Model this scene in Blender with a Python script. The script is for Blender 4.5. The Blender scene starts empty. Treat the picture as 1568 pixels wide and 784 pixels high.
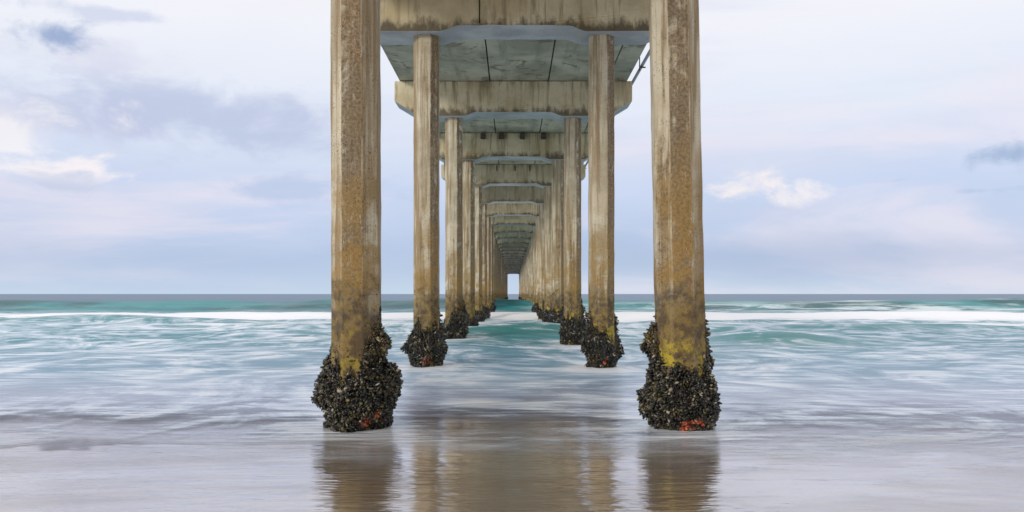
import bpy, math, random
import numpy as np
from mathutils import Vector, noise as mn
random.seed(7); np.random.seed(7)
R=math.radians
scene=bpy.context.scene
try:
    scene.view_settings.view_transform='Standard'; scene.view_settings.look='None'; scene.view_settings.exposure=0
except Exception: pass
EYE=1.65; F=1300.0
# ---------------- node helper ----------------
class NT:
    def __init__(s,tree): s.t=tree; s.n=tree.nodes; s.l=tree.links
    def put(s,sock,v):
        if v is None: return
        if isinstance(v,bpy.types.NodeSocket): s.l.new(v,sock)
        else:
            if sock.type=='RGBA' and not hasattr(v,'__len__'): v=(v,v,v,1)
            if sock.type=='RGBA' and len(v)==3: v=(*v,1)
            sock.default_value=v
    def m(s,op,a,b=None,c=None,clamp=False):
        n=s.n.new('ShaderNodeMath'); n.operation=op; n.use_clamp=clamp
        s.put(n.inputs[0],a); s.put(n.inputs[1],b); s.put(n.inputs[2],c); return n.outputs[0]
    def mul(s,a,b): return s.m('MULTIPLY',a,b)
    def add(s,a,b): return s.m('ADD',a,b)
    def ss(s,v,a,b,lo=0.0,hi=1.0,lin=False):
        n=s.n.new('ShaderNodeMapRange'); n.interpolation_type='LINEAR' if lin else 'SMOOTHSTEP'
        if a>b: a,b,lo,hi=b,a,hi,lo
        s.put(n.inputs[0],v); n.inputs[1].default_value=a; n.inputs[2].default_value=b
        n.inputs[3].default_value=lo; n.inputs[4].default_value=hi; return n.outputs[0]
    def mix(s,f,a,b,blend='MIX'):
        n=s.n.new('ShaderNodeMix'); n.data_type='RGBA'; n.blend_type=blend; n.clamp_factor=True
        s.put(n.inputs[0],f); s.put(n.inputs[6],a); s.put(n.inputs[7],b); return n.outputs[2]
    def mapv(s,vec,scale=(1,1,1),loc=(0,0,0),rot=(0,0,0)):
        n=s.n.new('ShaderNodeMapping'); s.put(n.inputs[0],vec)
        n.inputs[1].default_value=loc; n.inputs[2].default_value=rot; n.inputs[3].default_value=scale; return n.outputs[0]
    def noise(s,vec,scale,detail=4,rough=.55,dist=0.0):
        n=s.n.new('ShaderNodeTexNoise'); s.put(n.inputs['Vector'],vec)
        n.inputs['Scale'].default_value=scale; n.inputs['Detail'].default_value=detail
        n.inputs['Roughness'].default_value=rough; n.inputs['Distortion'].default_value=dist; return n.outputs[0]
    def voro(s,vec,scale,feature='F1'):
        n=s.n.new('ShaderNodeTexVoronoi'); n.feature=feature; s.put(n.inputs['Vector'],vec); n.inputs['Scale'].default_value=scale; return n.outputs[0]
    def xyz(s,vec):
        n=s.n.new('ShaderNodeSeparateXYZ'); s.put(n.inputs[0],vec); return n.outputs
    def ramp(s,f,stops):
        n=s.n.new('ShaderNodeValToRGB'); cr=n.color_ramp
        while len(cr.elements)<len(stops): cr.elements.new(.5)
        for e,(p,c) in zip(cr.elements,stops): e.position=p; e.color=(*c,1)
        s.put(n.inputs[0],f); return n.outputs[0]
    def bump(s,h,strength,dist,normal=None):
        n=s.n.new('ShaderNodeBump'); n.inputs['Strength'].default_value=strength; n.inputs['Distance'].default_value=dist
        s.put(n.inputs['Height'],h)
        if normal is not None: s.put(n.inputs['Normal'],normal)
        return n.outputs[0]
    def attr(s,name):
        n=s.n.new('ShaderNodeAttribute'); n.attribute_name=name; return n.outputs
def newmat(name):
    m=bpy.data.materials.new(name); m.use_nodes=True; t=NT(m.node_tree)
    b=m.node_tree.nodes['Principled BSDF']; return m,t,b
def geo(t): return t.n.new('ShaderNodeNewGeometry').outputs
def lin(r,g,b):
    f=lambda c:(c/255/12.92) if c/255<=.04045 else ((c/255+.055)/1.055)**2.4
    return (f(r),f(g),f(b))
def concrete_column():
    m,t,b=newmat('weathered_concrete_column'); g=geo(t); P=g['Position']; x,y,z=t.xyz(P)
    big=t.noise(P,1.3,4,.6); streak=t.noise(t.mapv(P,(9,9,.45)),1.0,5,.6,.3)
    fine=t.noise(P,26,5,.75); mid=t.noise(P,4.5,6,.68,.5)
    col=t.mix(t.ss(big,.35,.65),(.40,.345,.245),(.58,.53,.41))
    col=t.mix(t.ss(streak,.42,.60,0,.9),col,(.27,.19,.10))
    face=t.attr('face')['Fac']  # per-facet stain weight; facet light and shade is painted in with it
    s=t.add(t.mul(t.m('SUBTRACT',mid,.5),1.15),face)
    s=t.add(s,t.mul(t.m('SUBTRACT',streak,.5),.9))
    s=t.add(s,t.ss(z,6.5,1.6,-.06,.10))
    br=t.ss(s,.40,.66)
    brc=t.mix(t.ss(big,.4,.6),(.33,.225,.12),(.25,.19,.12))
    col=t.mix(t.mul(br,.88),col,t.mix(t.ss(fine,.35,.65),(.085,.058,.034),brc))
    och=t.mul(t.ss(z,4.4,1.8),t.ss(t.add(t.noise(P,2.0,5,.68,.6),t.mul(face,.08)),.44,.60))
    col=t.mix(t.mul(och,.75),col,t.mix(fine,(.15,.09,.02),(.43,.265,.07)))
    dz=t.add(z,t.mul(t.m('SUBTRACT',mid,.5),1.9))
    dk=t.ss(dz,2.0,1.4,0,.85)
    col=t.mix(dk,col,t.mix(t.ss(t.noise(P,7,4,.6),.4,.62),(.06,.04,.024),(.21,.145,.045)))
    yl=t.mul(t.ss(dz,1.3,.8),t.ss(t.noise(P,4.5,5,.6),.47,.58))
    yl=t.mul(yl,t.ss(x,-1,1,.45,.95))
    col=t.mix(yl,col,(.44,.34,.03))
    ef=t.ss(t.noise(t.mapv(P,(3,3,.9),(5,3,1)),2.4,6,.75,.6),.60,.66,0,.5)
    ef=t.mul(ef,t.ss(z,1.4,2.2)); col=t.mix(ef,col,(.56,.52,.45))
    sp=t.mul(t.ss(t.voro(P,34),.25,.08),t.ss(t.noise(P,2.5,3),.40,.55))
    col=t.mix(t.mul(sp,.85),col,(.05,.036,.025))
    pit=t.ss(fine,.40,.30); col=t.mix(t.mul(pit,.65),col,(.08,.06,.038))
    t.put(b.inputs['Base Color'],col); b.inputs['Roughness'].default_value=.85
    h=t.m('SUBTRACT',t.add(t.mul(fine,.6),t.mul(br,.3)),t.mul(sp,.5))
    t.put(b.inputs['Normal'],t.bump(h,.95,.024)); return m
def concrete_beam():
    m,t,b=newmat('weathered_concrete_beam'); g=geo(t); P=g['Position']; x,y,z=t.xyz(P)
    nz=t.xyz(g['Normal'])[2]
    big=t.noise(P,.9,5,.6); fine=t.noise(P,14,5,.72); streak=t.noise(t.mapv(P,(5,5,.5)),1.0,5,.65,.3)
    col=t.mix(t.ss(big,.35,.65),(.45,.375,.23),(.64,.57,.40))
    col=t.mix(t.ss(streak,.48,.66,0,.8),col,(.26,.20,.115))
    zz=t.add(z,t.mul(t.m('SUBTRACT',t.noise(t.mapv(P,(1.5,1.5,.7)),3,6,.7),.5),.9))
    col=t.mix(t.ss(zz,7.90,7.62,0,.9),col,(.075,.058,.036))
    col=t.mix(t.mul(t.ss(zz,8.35,8.65),t.ss(streak,.45,.6,0,.6)),col,(.2,.16,.1))
    yn=t.noise(t.mapv(P,(.02,.11,.02)),1.0,1)
    col=t.mix(t.ss(yn,.5,.65,0,.5),col,(.22,.20,.15))
    under=t.ss(nz,-.5,-.9)
    col=t.mix(under,col,t.mix(t.ss(big,.35,.65),(.34,.34,.33),(.50,.50,.49)))
    pit=t.ss(fine,.40,.30); col=t.mix(t.mul(pit,.6),col,(.13,.10,.06))
    t.put(b.inputs['Base Color'],col); b.inputs['Roughness'].default_value=.85
    t.put(b.inputs['Normal'],t.bump(fine,.6,.02)); return m
def concrete_soffit():
    m,t,b=newmat('deck_soffit_concrete'); g=geo(t); P=g['Position']
    big=t.noise(P,.55,5,.62,.4); fine=t.noise(P,9,5,.7); st=t.noise(t.mapv(P,(3,.35,1)),1,5,.6)
    col=t.mix(t.ss(big,.35,.65),(.30,.275,.195),(.52,.465,.34))
    col=t.mix(t.ss(st,.5,.7,0,.6),col,(.19,.19,.135))
    col=t.mix(t.ss(t.noise(P,1.4,6,.7,.9),.53,.65,0,.78),col,(.13,.095,.055))
    t.put(b.inputs['Base Color'],col); b.inputs['Roughness'].default_value=.85
    t.put(b.inputs['Normal'],t.bump(fine,.4,.02)); return m
def simple(name,c,rough=.7,metal=0,var=.3,scale=8):
    m,t,b=newmat(name); P=geo(t)['Position']
    n=t.noise(P,scale,4,.6)
    t.put(b.inputs['Base Color'],t.mix(n,tuple(v*(1-var) for v in c),tuple(min(1,v*(1+var)) for v in c)))
    b.inputs['Roughness'].default_value=rough; b.inputs['Metallic'].default_value=metal
    t.put(b.inputs['Normal'],t.bump(n,.3,.01)); return m
M_col=concrete_column(); M_beam=concrete_beam(); M_soff=concrete_soffit()
M_steel=simple('rusted_steel',(.07,.055,.045),.7,.3,.5)
M_rail=simple('painted_rail_steel',(.35,.37,.38),.5,.2,.2)
def mussel_mat():
    m,t,b=newmat('mussel_shells'); f=t.attr('tint')['Fac']; P=geo(t)['Position']; rd=t.attr('red')['Fac']
    c=t.ramp(f,[(0,(.003,.004,.005)),(.5,(.008,.008,.007)),(.7,(.020,.016,.009)),(.85,(.055,.042,.018)),(.95,(.11,.095,.05)),(1,(.40,.36,.27))])
    c=t.mix(t.ss(t.noise(P,7,4,.6),.54,.66,0,.5),c,(.12,.10,.03))
    z=t.xyz(P)[2]
    c=t.mix(t.mul(t.ss(z,.7,1.2,0,.6),t.ss(t.noise(P,6,3),.42,.6)),c,(.15,.105,.03))
    c=t.mix(t.mul(rd,.92),c,t.mix(f,(.16,.02,.010),(.62,.14,.05)))
    t.put(b.inputs['Base Color'],c); b.inputs['Roughness'].default_value=.34
    t.put(b.inputs['Normal'],t.bump(t.noise(P,90,2),.4,.004)); return m
M_mus=mussel_mat()
# ---------------- mesh helpers ----------------
def mkobj(name,verts,faces,mat,parent=None,smooth=False,loc=(0,0,0)):
    me=bpy.data.meshes.new(name); me.from_pydata([tuple(v) for v in verts],[],faces); me.update()
    if smooth: me.polygons.foreach_set('use_smooth',[True]*len(me.polygons))
    if mat: me.materials.append(mat)
    o=bpy.data.objects.new(name,me); scene.collection.objects.link(o); o.location=loc
    if parent: o.parent=parent
    return o
def boxes(lst):
    V=[];Fc=[]
    for (x0,x1,y0,y1,z0,z1) in lst:
        k=len(V); V+=[(x0,y0,z0),(x1,y0,z0),(x1,y1,z0),(x0,y1,z0),(x0,y0,z1),(x1,y0,z1),(x1,y1,z1),(x0,y1,z1)]
        Fc+=[tuple(k+i for i in f) for f in ((3,2,1,0),(4,5,6,7),(0,1,5,4),(1,2,6,5),(2,3,7,6),(3,0,4,7))]
    return V,Fc
def bevel(o,w,seg=2):
    md=o.modifiers.new('bevel','BEVEL'); md.width=w; md.segments=seg; md.limit_method='ANGLE'; md.angle_limit=R(25)
ZC=7.55; ZS=8.72; Y0=10.48; SP=9.1; NB=28; HG=2.0
pier=bpy.data.objects.new('pier',None); scene.collection.objects.link(pier)
def column(cx,cy,idx,fw,lean=0.0):
    A=.288; c=A*math.tan(R(22.5))*1.0
    pts=[(-c,-A),(c,-A),(A,-c),(A,c),(c,A),(-c,A),(-A,c),(-A,-c)]
    zs=np.concatenate([np.linspace(-2.5,0,3),np.linspace(.15,ZC,44)]); V=[];Fc=[]
    for zi in zs:
        for (px,py) in pts:
            q=Vector((cx+px,cy+py,zi))
            d=mn.noise(q*2.5)*.008+mn.noise(q*9)*.004
            l=math.hypot(px,py)
            V.append((cx+px*(1+d/l)+lean*(1.0-zi),cy+py*(1+d/l),zi))
    n=len(zs)
    for i in range(n-1):
        for k in range(8):
            Fc.append((i*8+k,i*8+(k+1)%8,(i+1)*8+(k+1)%8,(i+1)*8+k))
    o=mkobj('column_%d'%idx,V,Fc,M_col,pier)
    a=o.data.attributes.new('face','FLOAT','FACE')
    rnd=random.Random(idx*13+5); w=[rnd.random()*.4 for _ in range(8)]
    w[0],w[1],w[7]=fw  # front facets: set stain weights, also painting their lit and shaded sides
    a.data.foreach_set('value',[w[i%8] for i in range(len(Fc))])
    bevel(o,.009,1)
    return o
idx=0; cols=[]
for i in range(-2,NB):
    yc=Y0+SP*i
    for sgn in(-1,1):
        cx=sgn*HG
        ln=0.0
        if i==0 and sgn==1: cx+=.06; ln=.020
        if i==0 and sgn==-1: cx+=.068; ln=.003
        if i==1: cx+=(-.0 if sgn<0 else .03)
        idx+=1; rr=random.Random(idx)
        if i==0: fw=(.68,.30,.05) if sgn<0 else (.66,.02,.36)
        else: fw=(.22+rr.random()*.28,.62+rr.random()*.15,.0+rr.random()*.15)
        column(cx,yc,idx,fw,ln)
        if i>=0: cols.append((i,sgn,cx,yc))
def cap_profile():
    P=[(-3.95,ZS),(-3.95,ZC+.5),(-3.12,ZC)]
    xs=np.linspace(-1.66,1.66,41)
    for x in xs:
        a=abs(x); s=min(1,max(0,(1.66-a)/.45)); P.append((x,ZC+.13*s*s*(3-2*s)))
    P+=[(3.12,ZC),(3.95,ZC+.5),(3.95,ZS)]
    return P
prof=cap_profile()
for i in range(-2,NB):
    yc=Y0+SP*i; y0=yc-.50; y1=yc+.58; n=len(prof); V=[]
    for yy in(y0,y1):
        for k,(x,z) in enumerate(prof):
            q=Vector((x*1.5,yc,z)); V.append((x,yy+mn.noise(q)*.02*(1 if yy==y0 else 0),z+mn.noise(q*3)*.012*(k not in(0,n-1))))
    Fc=[tuple(range(n)),tuple(range(2*n-1,n-1,-1))]
    for k in range(n):
        a,b_=k,(k+1)%n; Fc.append((b_,a,a+n,b_+n))
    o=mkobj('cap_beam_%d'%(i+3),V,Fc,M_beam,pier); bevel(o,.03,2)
lst=[]
xs=[-3.8,-2.73,-.78,1.17,3.12,3.8]
yA=Y0-2*SP-3; yB=Y0+SP*(NB-1)+3
edges=[yA]+[Y0+SP*i for i in range(-2,NB)]+[yB]
for a in range(len(edges)-1):
    for k in range(5):
        dz=random.uniform(-.008,.008)
        lst.append((xs[k]+.02,xs[k+1]-.02,edges[a]+.01,edges[a+1]-.01,ZS+.013+dz,ZS+.45))
V,Fc=boxes(lst); mkobj('deck_panels',V,Fc,M_soff,pier)
V,Fc=boxes([(-3.86,3.86,yA,yB,ZS+.455,ZS+.62),(-3.9,-3.7,yA,yB,ZS+.623,ZS+.8),(3.7,3.9,yA,yB,ZS+.623,ZS+.8)]); mkobj('deck_roadway',V,Fc,M_beam,pier)
lst=[]
for sg in(-1,1):
    for k in range(int((yB-yA)/2.2)):
        yy=yA+.3+k*2.2; lst.append((sg*3.8-.03,sg*3.8+.03,yy-.03,yy+.03,ZS+.8,ZS+1.85))
    for zz in(1.05,1.3,1.55,1.83): lst.append((sg*3.8-.02,sg*3.8+.02,yA,yB,ZS+zz,ZS+zz+.04))
V,Fc=boxes(lst); mkobj('deck_railing',V,Fc,M_rail,pier)
def pipe(x,z,r,y0,y1,seg=10):
    V=[];Fc=[]
    for yy in(y0,y1):
        for k in range(seg):
            a=2*math.pi*k/seg; V.append((x+r*math.cos(a),yy,z+r*math.sin(a)))
    for k in range(seg): Fc.append((k,(k+1)%seg,seg+(k+1)%seg,seg+k))
    return V,Fc
V,Fc=pipe(4.02,8.78,.05,yA,yB); mkobj('utility_pipe',V,Fc,M_rail,pier,True)
lst=[]
for i in range(int((yB-yA)/3.03)):
    yy=yA+.8+i*3.03
    lst+=[(3.92,3.945,yy-.03,yy+.03,8.60,ZS+.62),(3.945,4.12,yy-.03,yy+.03,8.69,8.72)]
V,Fc=boxes(lst); mkobj('pipe_brackets',V,Fc,M_steel,pier)
lst=[]
yf=Y0+3*SP-.50
for x in(-1.32,-.52,.4,1.32): lst.append((x-.11,x+.11,yf-.28,yf-.03,8.43,8.66))
yf=Y0+4*SP-.50
for x in(-.9,.1,.9): lst.append((x-.03,x+.03,yf-.09,yf-.05,8.35,8.66))
V,Fc=boxes(lst); o=mkobj('beam_brackets',V,Fc,M_steel,pier); bevel(o,.01,1)
V,Fc=pipe(0,0,.012,0,1.0,8); V=[(a-.76,Y0+SP-.535,7.72+b) for a,b,c in V]; mkobj('conduit',V,Fc,M_steel,pier)

# ---------------- mussels ----------------
def shell_template():
    rings=[(0.0,0.0,0.0),(.25,.32,.3),(.6,.5,.5),(.88,.36,.34),(1,.0,0)]
    seg=6; V=[(0,0,0)]
    for (a,w,h) in rings[1:4]:
        for k in range(seg):
            an=2*math.pi*k/seg; V.append((a,w*math.cos(an),h*math.sin(an)))
    V.append((1,0,0)); Fc=[]
    for k in range(seg): Fc.append((0,1+(k+1)%seg,1+k))
    for r in range(2):
        for k in range(seg):
            a=1+r*seg+k; b=1+r*seg+(k+1)%seg; Fc.append((a,b,b+seg,a+seg))
    e=1+3*seg
    for k in range(seg): Fc.append((1+2*seg+k,1+2*seg+(k+1)%seg,e))
    return np.array(V,float),Fc
ST,SF=shell_template()
def sstep(a,b,x):
    u=min(1,max(0,(x-a)/(b-a))); return u*u*(3-2*u)
def angd(a,b):
    return (a-b+math.pi)%(2*math.pi)-math.pi
def cluster_mesh(name,Hf,nsh,seed,thick=1.0,asym=(0,0),red=None,low_h=.80):
    rs=np.random.RandomState(seed); off=seed*3.7
    def radius(th,z):
        H=Hf(th)
        if z>H: return .27
        Lh=low_h+.30*mn.noise(Vector((math.cos(th)*1.5,math.sin(th)*1.5,off)))
        low=(.035+.07*sstep(-.05,.34,z))*(max(0,1-sstep(Lh-.42,Lh+.14,z)))
        tongue=.065*(1-sstep(H-.22,H+.01,z))**.7
        t=low*thick+tongue*(.55+.45*thick)*(1.0 if z>.4 else .45+.55*max(z,0)/.4)
        c=Vector((math.cos(th)*.5,math.sin(th)*.5,z))
        fade=min(1,(H-z)/.12)
        t+=(mn.noise(c*2.4+Vector((off,0,0)))*.13+mn.noise(c*6+Vector((off,5,0)))*.10)*fade
        t+=(asym[0]*math.cos(th)+asym[1]*math.sin(th))*low
        return .275+max(t,.008)
    V=[];Fc=[];tint=[];redv=[]
    nt=56; nz=40
    for j in range(nz+1):
        for k in range(nt):
            th=2*math.pi*k/nt; z=-.5+(Hf(th)+.5)*j/nz
            r=radius(th,z)-.02 if j<nz else .25
            V.append((r*math.cos(th),r*math.sin(th),z)); tint.append(.1); redv.append(0)
    for j in range(nz):
        for k in range(nt):
            a=j*nt+k; b=j*nt+(k+1)%nt; Fc.append((a,b,b+nt,a+nt))
    for s in range(nsh):
        th=rs.rand()*2*math.pi; H=Hf(th); z=-.12+(H+.12)*rs.rand()**.9+rs.randn()*.02
        if rs.rand()<.08: z=H+abs(rs.randn())*.15
        r=radius(th,min(z,H*.995))
        if z>H: r=.285
        n=Vector((math.cos(th),math.sin(th),0))
        d=(n*rs.uniform(.1,1.0)+Vector((rs.randn()*.6,rs.randn()*.6,rs.randn()*.75-.25))).normalized()
        up=Vector((rs.randn(),rs.randn(),rs.randn())); y=(up.cross(d)).normalized(); w=d.cross(y)
        L=rs.uniform(.05,.115)*(.5 if rs.rand()<.45 else 1); W=L*rs.uniform(.34,.54); T=L*rs.uniform(.2,.38)
        if z>H: L*=.5;W*=.6;T*=.6
        p=Vector((r*math.cos(th),r*math.sin(th),z))-d*L*.35
        M=np.array([d[:],y[:],w[:]]); pts=(ST*np.array([L,W,T]))@M+np.array(p[:])
        k=len(V); V+=pts.tolist(); Fc+=[tuple(k+q for q in f) for f in SF]
        tint+=[rs.rand()]*len(pts)
        rv=0.0
        if red:
            for (rt,rz,rw) in red:
                dd=math.hypot(angd(th,rt)*.45,(z-rz)*1.3)/rw
                if dd+rs.rand()*.9<1.25: rv=1.0
        redv+=[rv]*len(pts)
    me=bpy.data.meshes.new(name); me.from_pydata(V,[],Fc); me.update()
    me.polygons.foreach_set('use_smooth',[True]*len(me.polygons))
    a=me.attributes.new('tint','FLOAT','POINT'); a.data.foreach_set('value',tint)
    a=me.attributes.new('red','FLOAT','POINT'); a.data.foreach_set('value',redv)
    me.materials.append(M_mus); return me
hp=-math.pi/2
def H_left(th):
    return .74+.66*math.exp(-(angd(th,-.30)/.62)**2)+.15*math.exp(-(angd(th,math.pi)/.5)**2)+.10*math.sin(5*th)+.07*math.sin(11*th+1)-.12*math.exp(-(angd(th,hp-.4)/.25)**2)
def H_right(th):
    return .70+.60*math.exp(-(angd(th,math.pi)/.52)**2)+.54*math.exp(-(angd(th,0.0)/.42)**2)+.10*math.sin(4*th+2)+.07*math.sin(9*th)
def H_gen(s):
    r=random.Random(s); a=[r.uniform(0,6.28) for _ in range(4)]
    return lambda th: 1.0+.27*math.sin(th+a[0])+.24*math.sin(2*th+a[1])+.16*math.sin(4*th+a[2])+.08*math.sin(9*th+a[3])
mesh_hi=[cluster_mesh('mussels_a',H_left,7500,11,1.0,(.35,0),[(hp+.45,.13,.10),(hp+.75,.22,.06)]),
         cluster_mesh('mussels_b',H_right,7500,23,1.0,(.0,0),[(hp+.0,.07,.11),(hp+.45,.12,.08)])]
mesh_md=[cluster_mesh('mussels_c',H_gen(s),2800,30+s,.95,(0,0),[(hp+.1,.14,.12)] if s<3 else None) for s in(1,2,3,4)]
mesh_lo=[cluster_mesh('mussels_d',H_gen(s),900,40+s,.95) for s in(5,6,7)]
for (i,sgn,cx,yc) in cols:
    if i==0: me=mesh_hi[0 if sgn<0 else 1]
    elif i<3: me=mesh_md[(i-1)*2+(sgn>0)]
    else: me=mesh_lo[(i*2+(sgn>0))%3]
    o=bpy.data.objects.new('mussel_cluster',me); scene.collection.objects.link(o)
    o.location=(cx+(.012 if i==0 and sgn>0 else 0),yc,0)
    if i>2: o.rotation_euler=(0,0,(i*2.1+sgn)%6.28)
    if i>3: o.scale=(1.0,1.0,random.uniform(.75,1.0))

# ---------------- ground ----------------
def axis(dx0,k,n):
    s=np.linspace(-1,1,n); return np.sinh(s*k)*dx0/np.sinh(k)
gx=axis(7000,6.5,161)
gy=np.concatenate([np.linspace(-400,-20,20),np.linspace(-15,30,120),np.geomspace(31,9000,60)])
V=[]
for yy in gy:
    for xx in gx:
        z=-.02*max(0,yy-10) if yy<60 else -1.0-.004*(yy-60)
        if yy<2: z=.03*(2-yy)
        z=max(z,-6)
        z+=mn.noise(Vector((xx*.15,yy*.25,3)))*.008 if yy<20 else 0
        V.append((xx,yy,z))
nx=len(gx); Fc=[(j*nx+i,j*nx+i+1,(j+1)*nx+i+1,(j+1)*nx+i) for j in range(len(gy)-1) for i in range(nx-1)]
m,t,b=newmat('wet_sand'); P=geo(t)['Position']; x,y,z=t.xyz(P)
n1=t.noise(t.mapv(P,(.35,1.0,1)),.8,4,.6,1.0); n2=t.noise(P,60,2,.7)
col=t.mix(t.ss(n1,.35,.65),(.25,.185,.12),(.36,.29,.215)); col=t.mix(t.mul(n2,.4),col,(.15,.11,.08))
wn=t.noise(t.mapv(P,(.6,2.6,1)),2.6,3,.5,1.2); wn2=t.noise(t.mapv(P,(.22,1,1),(0,0,0),(0,0,.12)),13,2,.5,1.0)
patch=t.ss(t.noise(t.mapv(P,(.6,1,1)),.9,2),.45,.6,.05,1)
hh=t.add(wn,t.mul(t.mul(wn2,patch),.9))
nrm=t.bump(hh,.27,.035)
d=t.n.new('ShaderNodeBsdfDiffuse'); t.put(d.inputs[0],col)
gl=t.n.new('ShaderNodeBsdfGlossy'); gl.inputs[0].default_value=(.97,.97,1,1); gl.inputs['Roughness'].default_value=.11; t.put(gl.inputs['Normal'],nrm)
fr=t.n.new('ShaderNodeFresnel'); fr.inputs[0].default_value=3.0; t.put(fr.inputs['Normal'],nrm)
fac=t.m('MINIMUM',t.mul(fr.outputs[0],t.ss(n1,.35,.65,1.35,1.75)),.80)
mx=t.n.new('ShaderNodeMixShader'); t.put(mx.inputs[0],fac); t.l.new(d.outputs[0],mx.inputs[1]); t.l.new(gl.outputs[0],mx.inputs[2])
t.l.new(mx.outputs[0],m.node_tree.nodes['Material Output'].inputs['Surface'])
mkobj('beach_sand_ground',V,Fc,m,None,True)

# ---------------- sea ----------------
wx=axis(7000,8.0,321)
wy=np.concatenate([np.arange(7.0,50,.2),np.arange(50,130,.4),np.geomspace(130.5,9000,90)])
X,Y=np.meshgrid(wx,wy)
def fb(x,y,s=0.0): return mn.noise(Vector((x,y,s)))
Z=np.zeros_like(X)+.012; foam=np.zeros_like(X); face=np.zeros_like(X)
def ridge(Y,c,h,wf,wb):
    d=Y-c; return h*np.where(d<0,np.exp(-(d/wf)**2),np.exp(-(d/wb)**2))
nv=np.array([fb(a*.045,7.3) for a in wx]); nv2=np.array([fb(a*.02,2.1,4) for a in wx]); nv3=np.array([fb(a*.11,9.1,2) for a in wx])
c1=84+4*nv2+2*nv; h1=np.clip(1.05*(1.0+.5*nv2+.3*nv3+.08*np.tanh(wx/12)),.6,1.25)
r1=ridge(Y,c1[None,:],h1[None,:],4.2,8); Z+=r1
face+=np.clip(r1/.22,0,1)*(Y<(c1+2)[None,:])
crest=np.exp(-((Y-(c1-.6)[None,:])/1.3)**2)*np.clip(.15+1.6*nv3+.6*np.tanh((wx-8)/15),0,1)[None,:]
c0=175+8*nv; Z+=ridge(Y,c0[None,:],.5,6,12)
c2=58+2.5*nv+1.2*nv3; Z+=ridge(Y,c2[None,:],.30,2.2,8)
foam+=np.exp(-((Y-(c2)[None,:])/6.5)**2)*(1.05+.7*nv[None,:]+.5*nv3[None,:])
c3=43+2.5*nv2+1.5*nv3; foam+=np.exp(-((Y-c3[None,:])/2.6)**2)*np.clip(.35+1.3*nv,0,.72)[None,:]
Z+=ridge(Y,c3[None,:],.12,1.5,4)
c4=31+1.5*nv2+1.5*nv3; foam+=np.exp(-((Y-c4[None,:])/1.5)**2)*np.clip(.2+1.5*nv3,0,.6)[None,:]
sw=np.vectorize(lambda a,b:fb(a*.09,b*.17,1)+.5*fb(a*.25,b*.5,5)+.2*fb(a*.6,b*1.1,8))
mask=(Y<140)&(np.abs(X)<120)
S=np.zeros_like(X); S[mask]=sw(X[mask],Y[mask])
Z+=S*.20*np.clip((Y-11)/14,0,1)*np.clip((150-Y)/60,0,1)
rA=ridge(Y,34+1.2*np.sin(X*.8),.34,4.0,4)*np.exp(-(X/3.2)**4)
rB=ridge(Y,28.5+.5*np.sin(X),.32,2.2,3)*np.exp(-((X-8.8)/2.4)**2)
rC=ridge(Y,49+.8*np.sin(X*.4),.26,2.4,4)*np.exp(-((X+24)/9)**2)
rD=ridge(Y,39+.8*np.sin(X*.4),.24,2.0,4)*np.exp(-((X-17)/6)**2)
Z+=rA+rB+rC+rD; face+=np.clip((rA*1.4+rB*1.15+rC*.7+rD*.8)/.25,0,1)*.95
far=(Y>125); Z+=np.where(far&(Y<900),.10*np.sin(Y*.12+X*.01),0)
wake=np.zeros_like(X)
for (i,sgn,cx,yc) in cols:
    if i<7:
        wake+=np.exp(-(((X-cx)/.95)**2+((Y-yc+.4)/1.5)**2))*(1.0 if i else .8)
V=np.stack([X.ravel(),Y.ravel(),Z.ravel()],1).tolist(); nx=len(wx)
Fc=[(j*nx+i,j*nx+i+1,(j+1)*nx+i+1,(j+1)*nx+i) for j in range(len(wy)-1) for i in range(nx-1)]
m,t,b=newmat('sea_water'); P=geo(t)['Position']; x,y,z=t.xyz(P)
sea=mkobj('sea_water',V,Fc,m,None,True)
for nm,ar in(('foam',foam),('wave_face',face),('wake',wake),('crest',crest)):
    a=sea.data.attributes.new(nm,'FLOAT','POINT'); a.data.foreach_set('value',ar.ravel())
fo=t.attr('foam')['Fac']; wfc=t.attr('wave_face')['Fac']; wk=t.attr('wake')['Fac']; cr=t.attr('crest')['Fac']
A=t.noise(t.mapv(P,(.8,.55,1),(3,1,0),(0,0,.2)),.34,6,.62,3.2)
S2=t.noise(t.mapv(P,(.32,1.4,1),rot=(0,0,-1.0)),1.0,5,.62,2.2)
S3=t.noise(t.mapv(P,(.35,1.3,1),rot=(0,0,.9)),.9,5,.62,2.2)
C=t.noise(t.mapv(P,(.05,.10,0)),1.0,4,.6,.5)
milk=t.add(t.add(t.mul(A,.48),t.mul(S3,.24)),t.mul(S2,.28))
milk=t.add(milk,t.mul(wk,.12))
mk=t.ss(milk,.43,.57)
teal=t.mix(t.ss(y,14,36),(.20,.36,.50),(.025,.22,.26))
base=t.mix(t.ss(y,19,10.5),teal,(.36,.38,.52))
milkc=t.mix(t.ss(milk,.50,.62),(.62,.74,.88),(.90,.93,.97))
col=t.mix(t.mul(mk,t.ss(y,80,50,.3,.93)),base,milkc)
fn=t.noise(t.mapv(P,(.14,.6,1)),1,5,.7,.6)
ff=t.ss(t.add(fo,t.mul(t.m('SUBTRACT',fn,.5),1.9)),.42,.85)
wface=t.mix(t.ss(C,.42,.6),(.004,.095,.11),(.025,.25,.27))
nearf=t.ss(y,60,50); wfm=t.mul(wfc,t.m('SUBTRACT',1,t.mul(nearf,t.ss(milk,.51,.62,0,.65))))
wface=t.mix(nearf,wface,(.02,.22,.23))
col=t.mix(wfm,col,wface)
veil=t.mul(t.ss(y,71,78),t.ss(z,1.05,.4)); veil=t.mul(veil,t.ss(t.noise(t.mapv(P,(.12,.3,1.5)),1,5,.68,.6),.44,.60))
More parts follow.
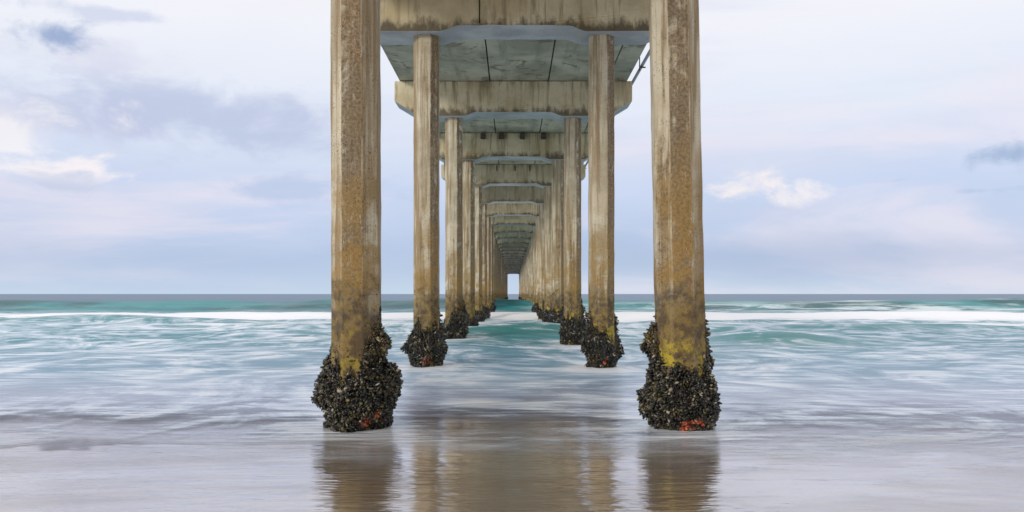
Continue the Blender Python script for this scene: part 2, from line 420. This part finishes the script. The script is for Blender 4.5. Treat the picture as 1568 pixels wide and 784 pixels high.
veil=t.mul(veil,t.ss(x,-5,14,.10,.85)); veil=t.mul(veil,t.ss(y,92,88))
col=t.mix(veil,col,(.72,.84,.87))
col=t.mix(ff,col,(.92,.94,.97))
deep=t.ss(y,90,105); col=t.mix(deep,col,t.mix(C,(.06,.12,.20),(.11,.20,.30)))
col=t.mix(t.ss(t.add(cr,t.mul(t.m('SUBTRACT',fn,.5),.8)),.35,.8,0,.8),col,(.9,.93,.95))
e=t.add(y,t.mul(t.m('SUBTRACT',t.noise(t.mapv(P,(.33,.5,1)),1,4,.5,.6),.5),3.4))
e=t.m('SUBTRACT',e,t.ss(x,-1.0,4.0,0,-.5))
rim=t.mul(t.ss(e,8.93,9.06),t.ss(e,9.34,9.08)); rim=t.mul(rim,t.ss(x,-1.6,-2.6))
col=t.mix(t.mul(rim,.85),col,(.11,.09,.085))
bh=t.add(t.noise(t.mapv(P,(.6,1.5,1)),1.8,4,.6,.8),t.mul(S2,.9))
nrm=t.bump(bh,.45,.09)
t.put(b.inputs['Base Color'],col); b.inputs['IOR'].default_value=1.36
t.put(b.inputs['Roughness'],t.ss(y,10,20,.13,.42)); t.put(b.inputs['Normal'],nrm)
tr=t.n.new('ShaderNodeBsdfTransparent'); mx=t.n.new('ShaderNodeMixShader')
al=t.add(t.ss(e,9.0,9.35,0,.10),t.mul(t.ss(e,9.6,13.8,0,.9),1))
al=t.add(al,t.mul(t.mul(t.ss(milk,.46,.57),t.ss(e,8.2,10.2)),.48))
al=t.add(al,t.mul(t.mul(wk,t.ss(S2,.42,.6)),.55))
al=t.m('MAXIMUM',al,t.mul(rim,.65))
al=t.m('MULTIPLY',al,t.ss(y,7.1,7.8),clamp=True)
t.put(mx.inputs[0],al); t.l.new(tr.outputs[0],mx.inputs[1]); t.l.new(b.outputs[0],mx.inputs[2])
t.l.new(mx.outputs[0],m.node_tree.nodes['Material Output'].inputs['Surface'])

# ---------------- world sky ----------------
w=bpy.data.worlds.new('World'); scene.world=w; w.use_nodes=True; t=NT(w.node_tree)
for n in list(t.n): t.n.remove(n)
out=t.n.new('ShaderNodeOutputWorld'); D=t.n.new('ShaderNodeTexCoord').outputs['Generated']; dx,dy,dz=t.xyz(D)
sky=t.n.new('ShaderNodeTexSky'); sky.sky_type='NISHITA'; sky.sun_disc=False; sky.sun_elevation=R(18); sky.sun_rotation=R(218)
bg1=t.n.new('ShaderNodeBackground'); t.put(bg1.inputs[0],sky.outputs[0]); bg1.inputs[1].default_value=.12
az=t.m('ARCTAN2',dx,dy); el=t.m('ARCSINE',dz)
wr=t.noise(t.mapv(D,(1.2,1.2,4)),2.2,6,.6,.4); wf=t.noise(t.mapv(D,(1,1,2.0)),11,6,.6,.3); wl=t.noise(t.mapv(D,(1,1,7),(3,1,2)),1.6,5,.55,.7)
elw=t.add(el,t.mul(t.m('SUBTRACT',wr,.5),.10))
base=t.ramp(t.m('MULTIPLY',elw,2.0,clamp=True),[(0,lin(197,215,235)),(.10,lin(184,201,231)),(.24,lin(203,215,241)),(.40,lin(227,234,248)),(.62,lin(243,244,251)),(1,lin(250,249,252))])
base=t.mix(t.mul(t.ss(wl,.45,.66),t.ss(el,.02,.12,0,.4)),base,lin(210,215,236))
base=t.mix(t.ss(t.noise(t.mapv(D,(1,1,5),(7,1,2)),2,5,.55,.5),.46,.64,0,.5),base,lin(245,234,242))
def blob(base,px,py,sx,sy,color,strength,amp,nz,sharp=(1.25,.35)):
    a=math.atan((px-786)/F); e=math.atan((450-py)/F*math.cos(a))
    u=t.m('DIVIDE',t.m('SUBTRACT',az,a),sx/F); v=t.m('DIVIDE',t.m('SUBTRACT',el,e),sy/F)
    d=t.m('SQRT',t.add(t.mul(u,u),t.mul(v,v)))
    d=t.add(d,t.mul(t.m('SUBTRACT',nz,.5),amp))
    return t.mix(t.mul(t.ss(d,sharp[0],sharp[1]),strength),base,color)
G=lin(184,195,224)
base=blob(base,285,178,190,46,G,.75,5,wf,(1.7,-.1))
base=blob(base,120,192,105,28,lin(196,203,229),.7,5,wf,(1.5,.0))
base=blob(base,215,95,110,20,lin(222,222,239),.6,5,wf,(1.5,.0))
base=blob(base,470,288,120,20,lin(182,199,230),.7,4,wf,(1.5,.2))
base=blob(base,1250,395,420,32,lin(170,187,218),.65,3,wr,(1.6,.1))
base=blob(base,250,395,480,34,lin(178,197,227),.65,3,wr,(1.6,.1))
base=blob(base,68,48,44,18,lin(154,173,210),.95,5,wf,(1.25,-.1))
base=blob(base,110,12,90,12,lin(204,212,235),.7,5,wf,(1.2,.0))
base=blob(base,30,225,110,46,lin(251,247,249),.8,6,wf,(1.3,-.1))
base=blob(base,105,255,60,22,lin(251,243,245),.75,6,wf,(1.2,.0))
base=blob(base,75,288,75,18,lin(192,203,229),.65,6,wf,(1.2,.0))
base=blob(base,1180,322,110,24,lin(200,207,231),.55,4,wf,(1.4,.2))
base=blob(base,1215,308,62,20,lin(252,244,243),.75,5.5,wf,(1.25,.2))
base=blob(base,1140,292,50,22,lin(252,242,240),.85,4.5,wf,(1.25,.25))
base=blob(base,1550,240,66,26,lin(158,179,212),.85,5,wf,(1.3,.1))
base=blob(base,1375,276,40,6,lin(176,192,223),.6,5,wf,(1.2,.1))
base=blob(base,1500,292,60,6,lin(176,193,221),.6,5,wf,(1.2,.1))
base=t.mix(t.ss(dy,-.1,-.8),base,(.96,.92,.86))
bg2=t.n.new('ShaderNodeBackground'); t.put(bg2.inputs[0],base); bg2.inputs[1].default_value=1.02
ms=t.n.new('ShaderNodeMixShader'); ms.inputs[0].default_value=.96
t.l.new(bg1.outputs[0],ms.inputs[1]); t.l.new(bg2.outputs[0],ms.inputs[2]); t.l.new(ms.outputs[0],out.inputs[0])
w.name='sky'
sl=bpy.data.lights.new('sun','SUN'); sl.energy=1.7; sl.angle=R(12); sl.color=(1,.93,.83)
so=bpy.data.objects.new('sun',sl); scene.collection.objects.link(so); so.rotation_euler=(R(72),0,R(-38)); so.location=(-10,-20,15)
cd=bpy.data.cameras.new('camera'); cd.sensor_width=36; cd.lens=F/1568*36; cd.shift_y=58/1568; cd.shift_x=-2/1568
cd.clip_start=.1; cd.clip_end=20000
co=bpy.data.objects.new('camera',cd); scene.collection.objects.link(co); co.location=(0,0,EYE); co.rotation_euler=(R(90),0,0)
scene.camera=co
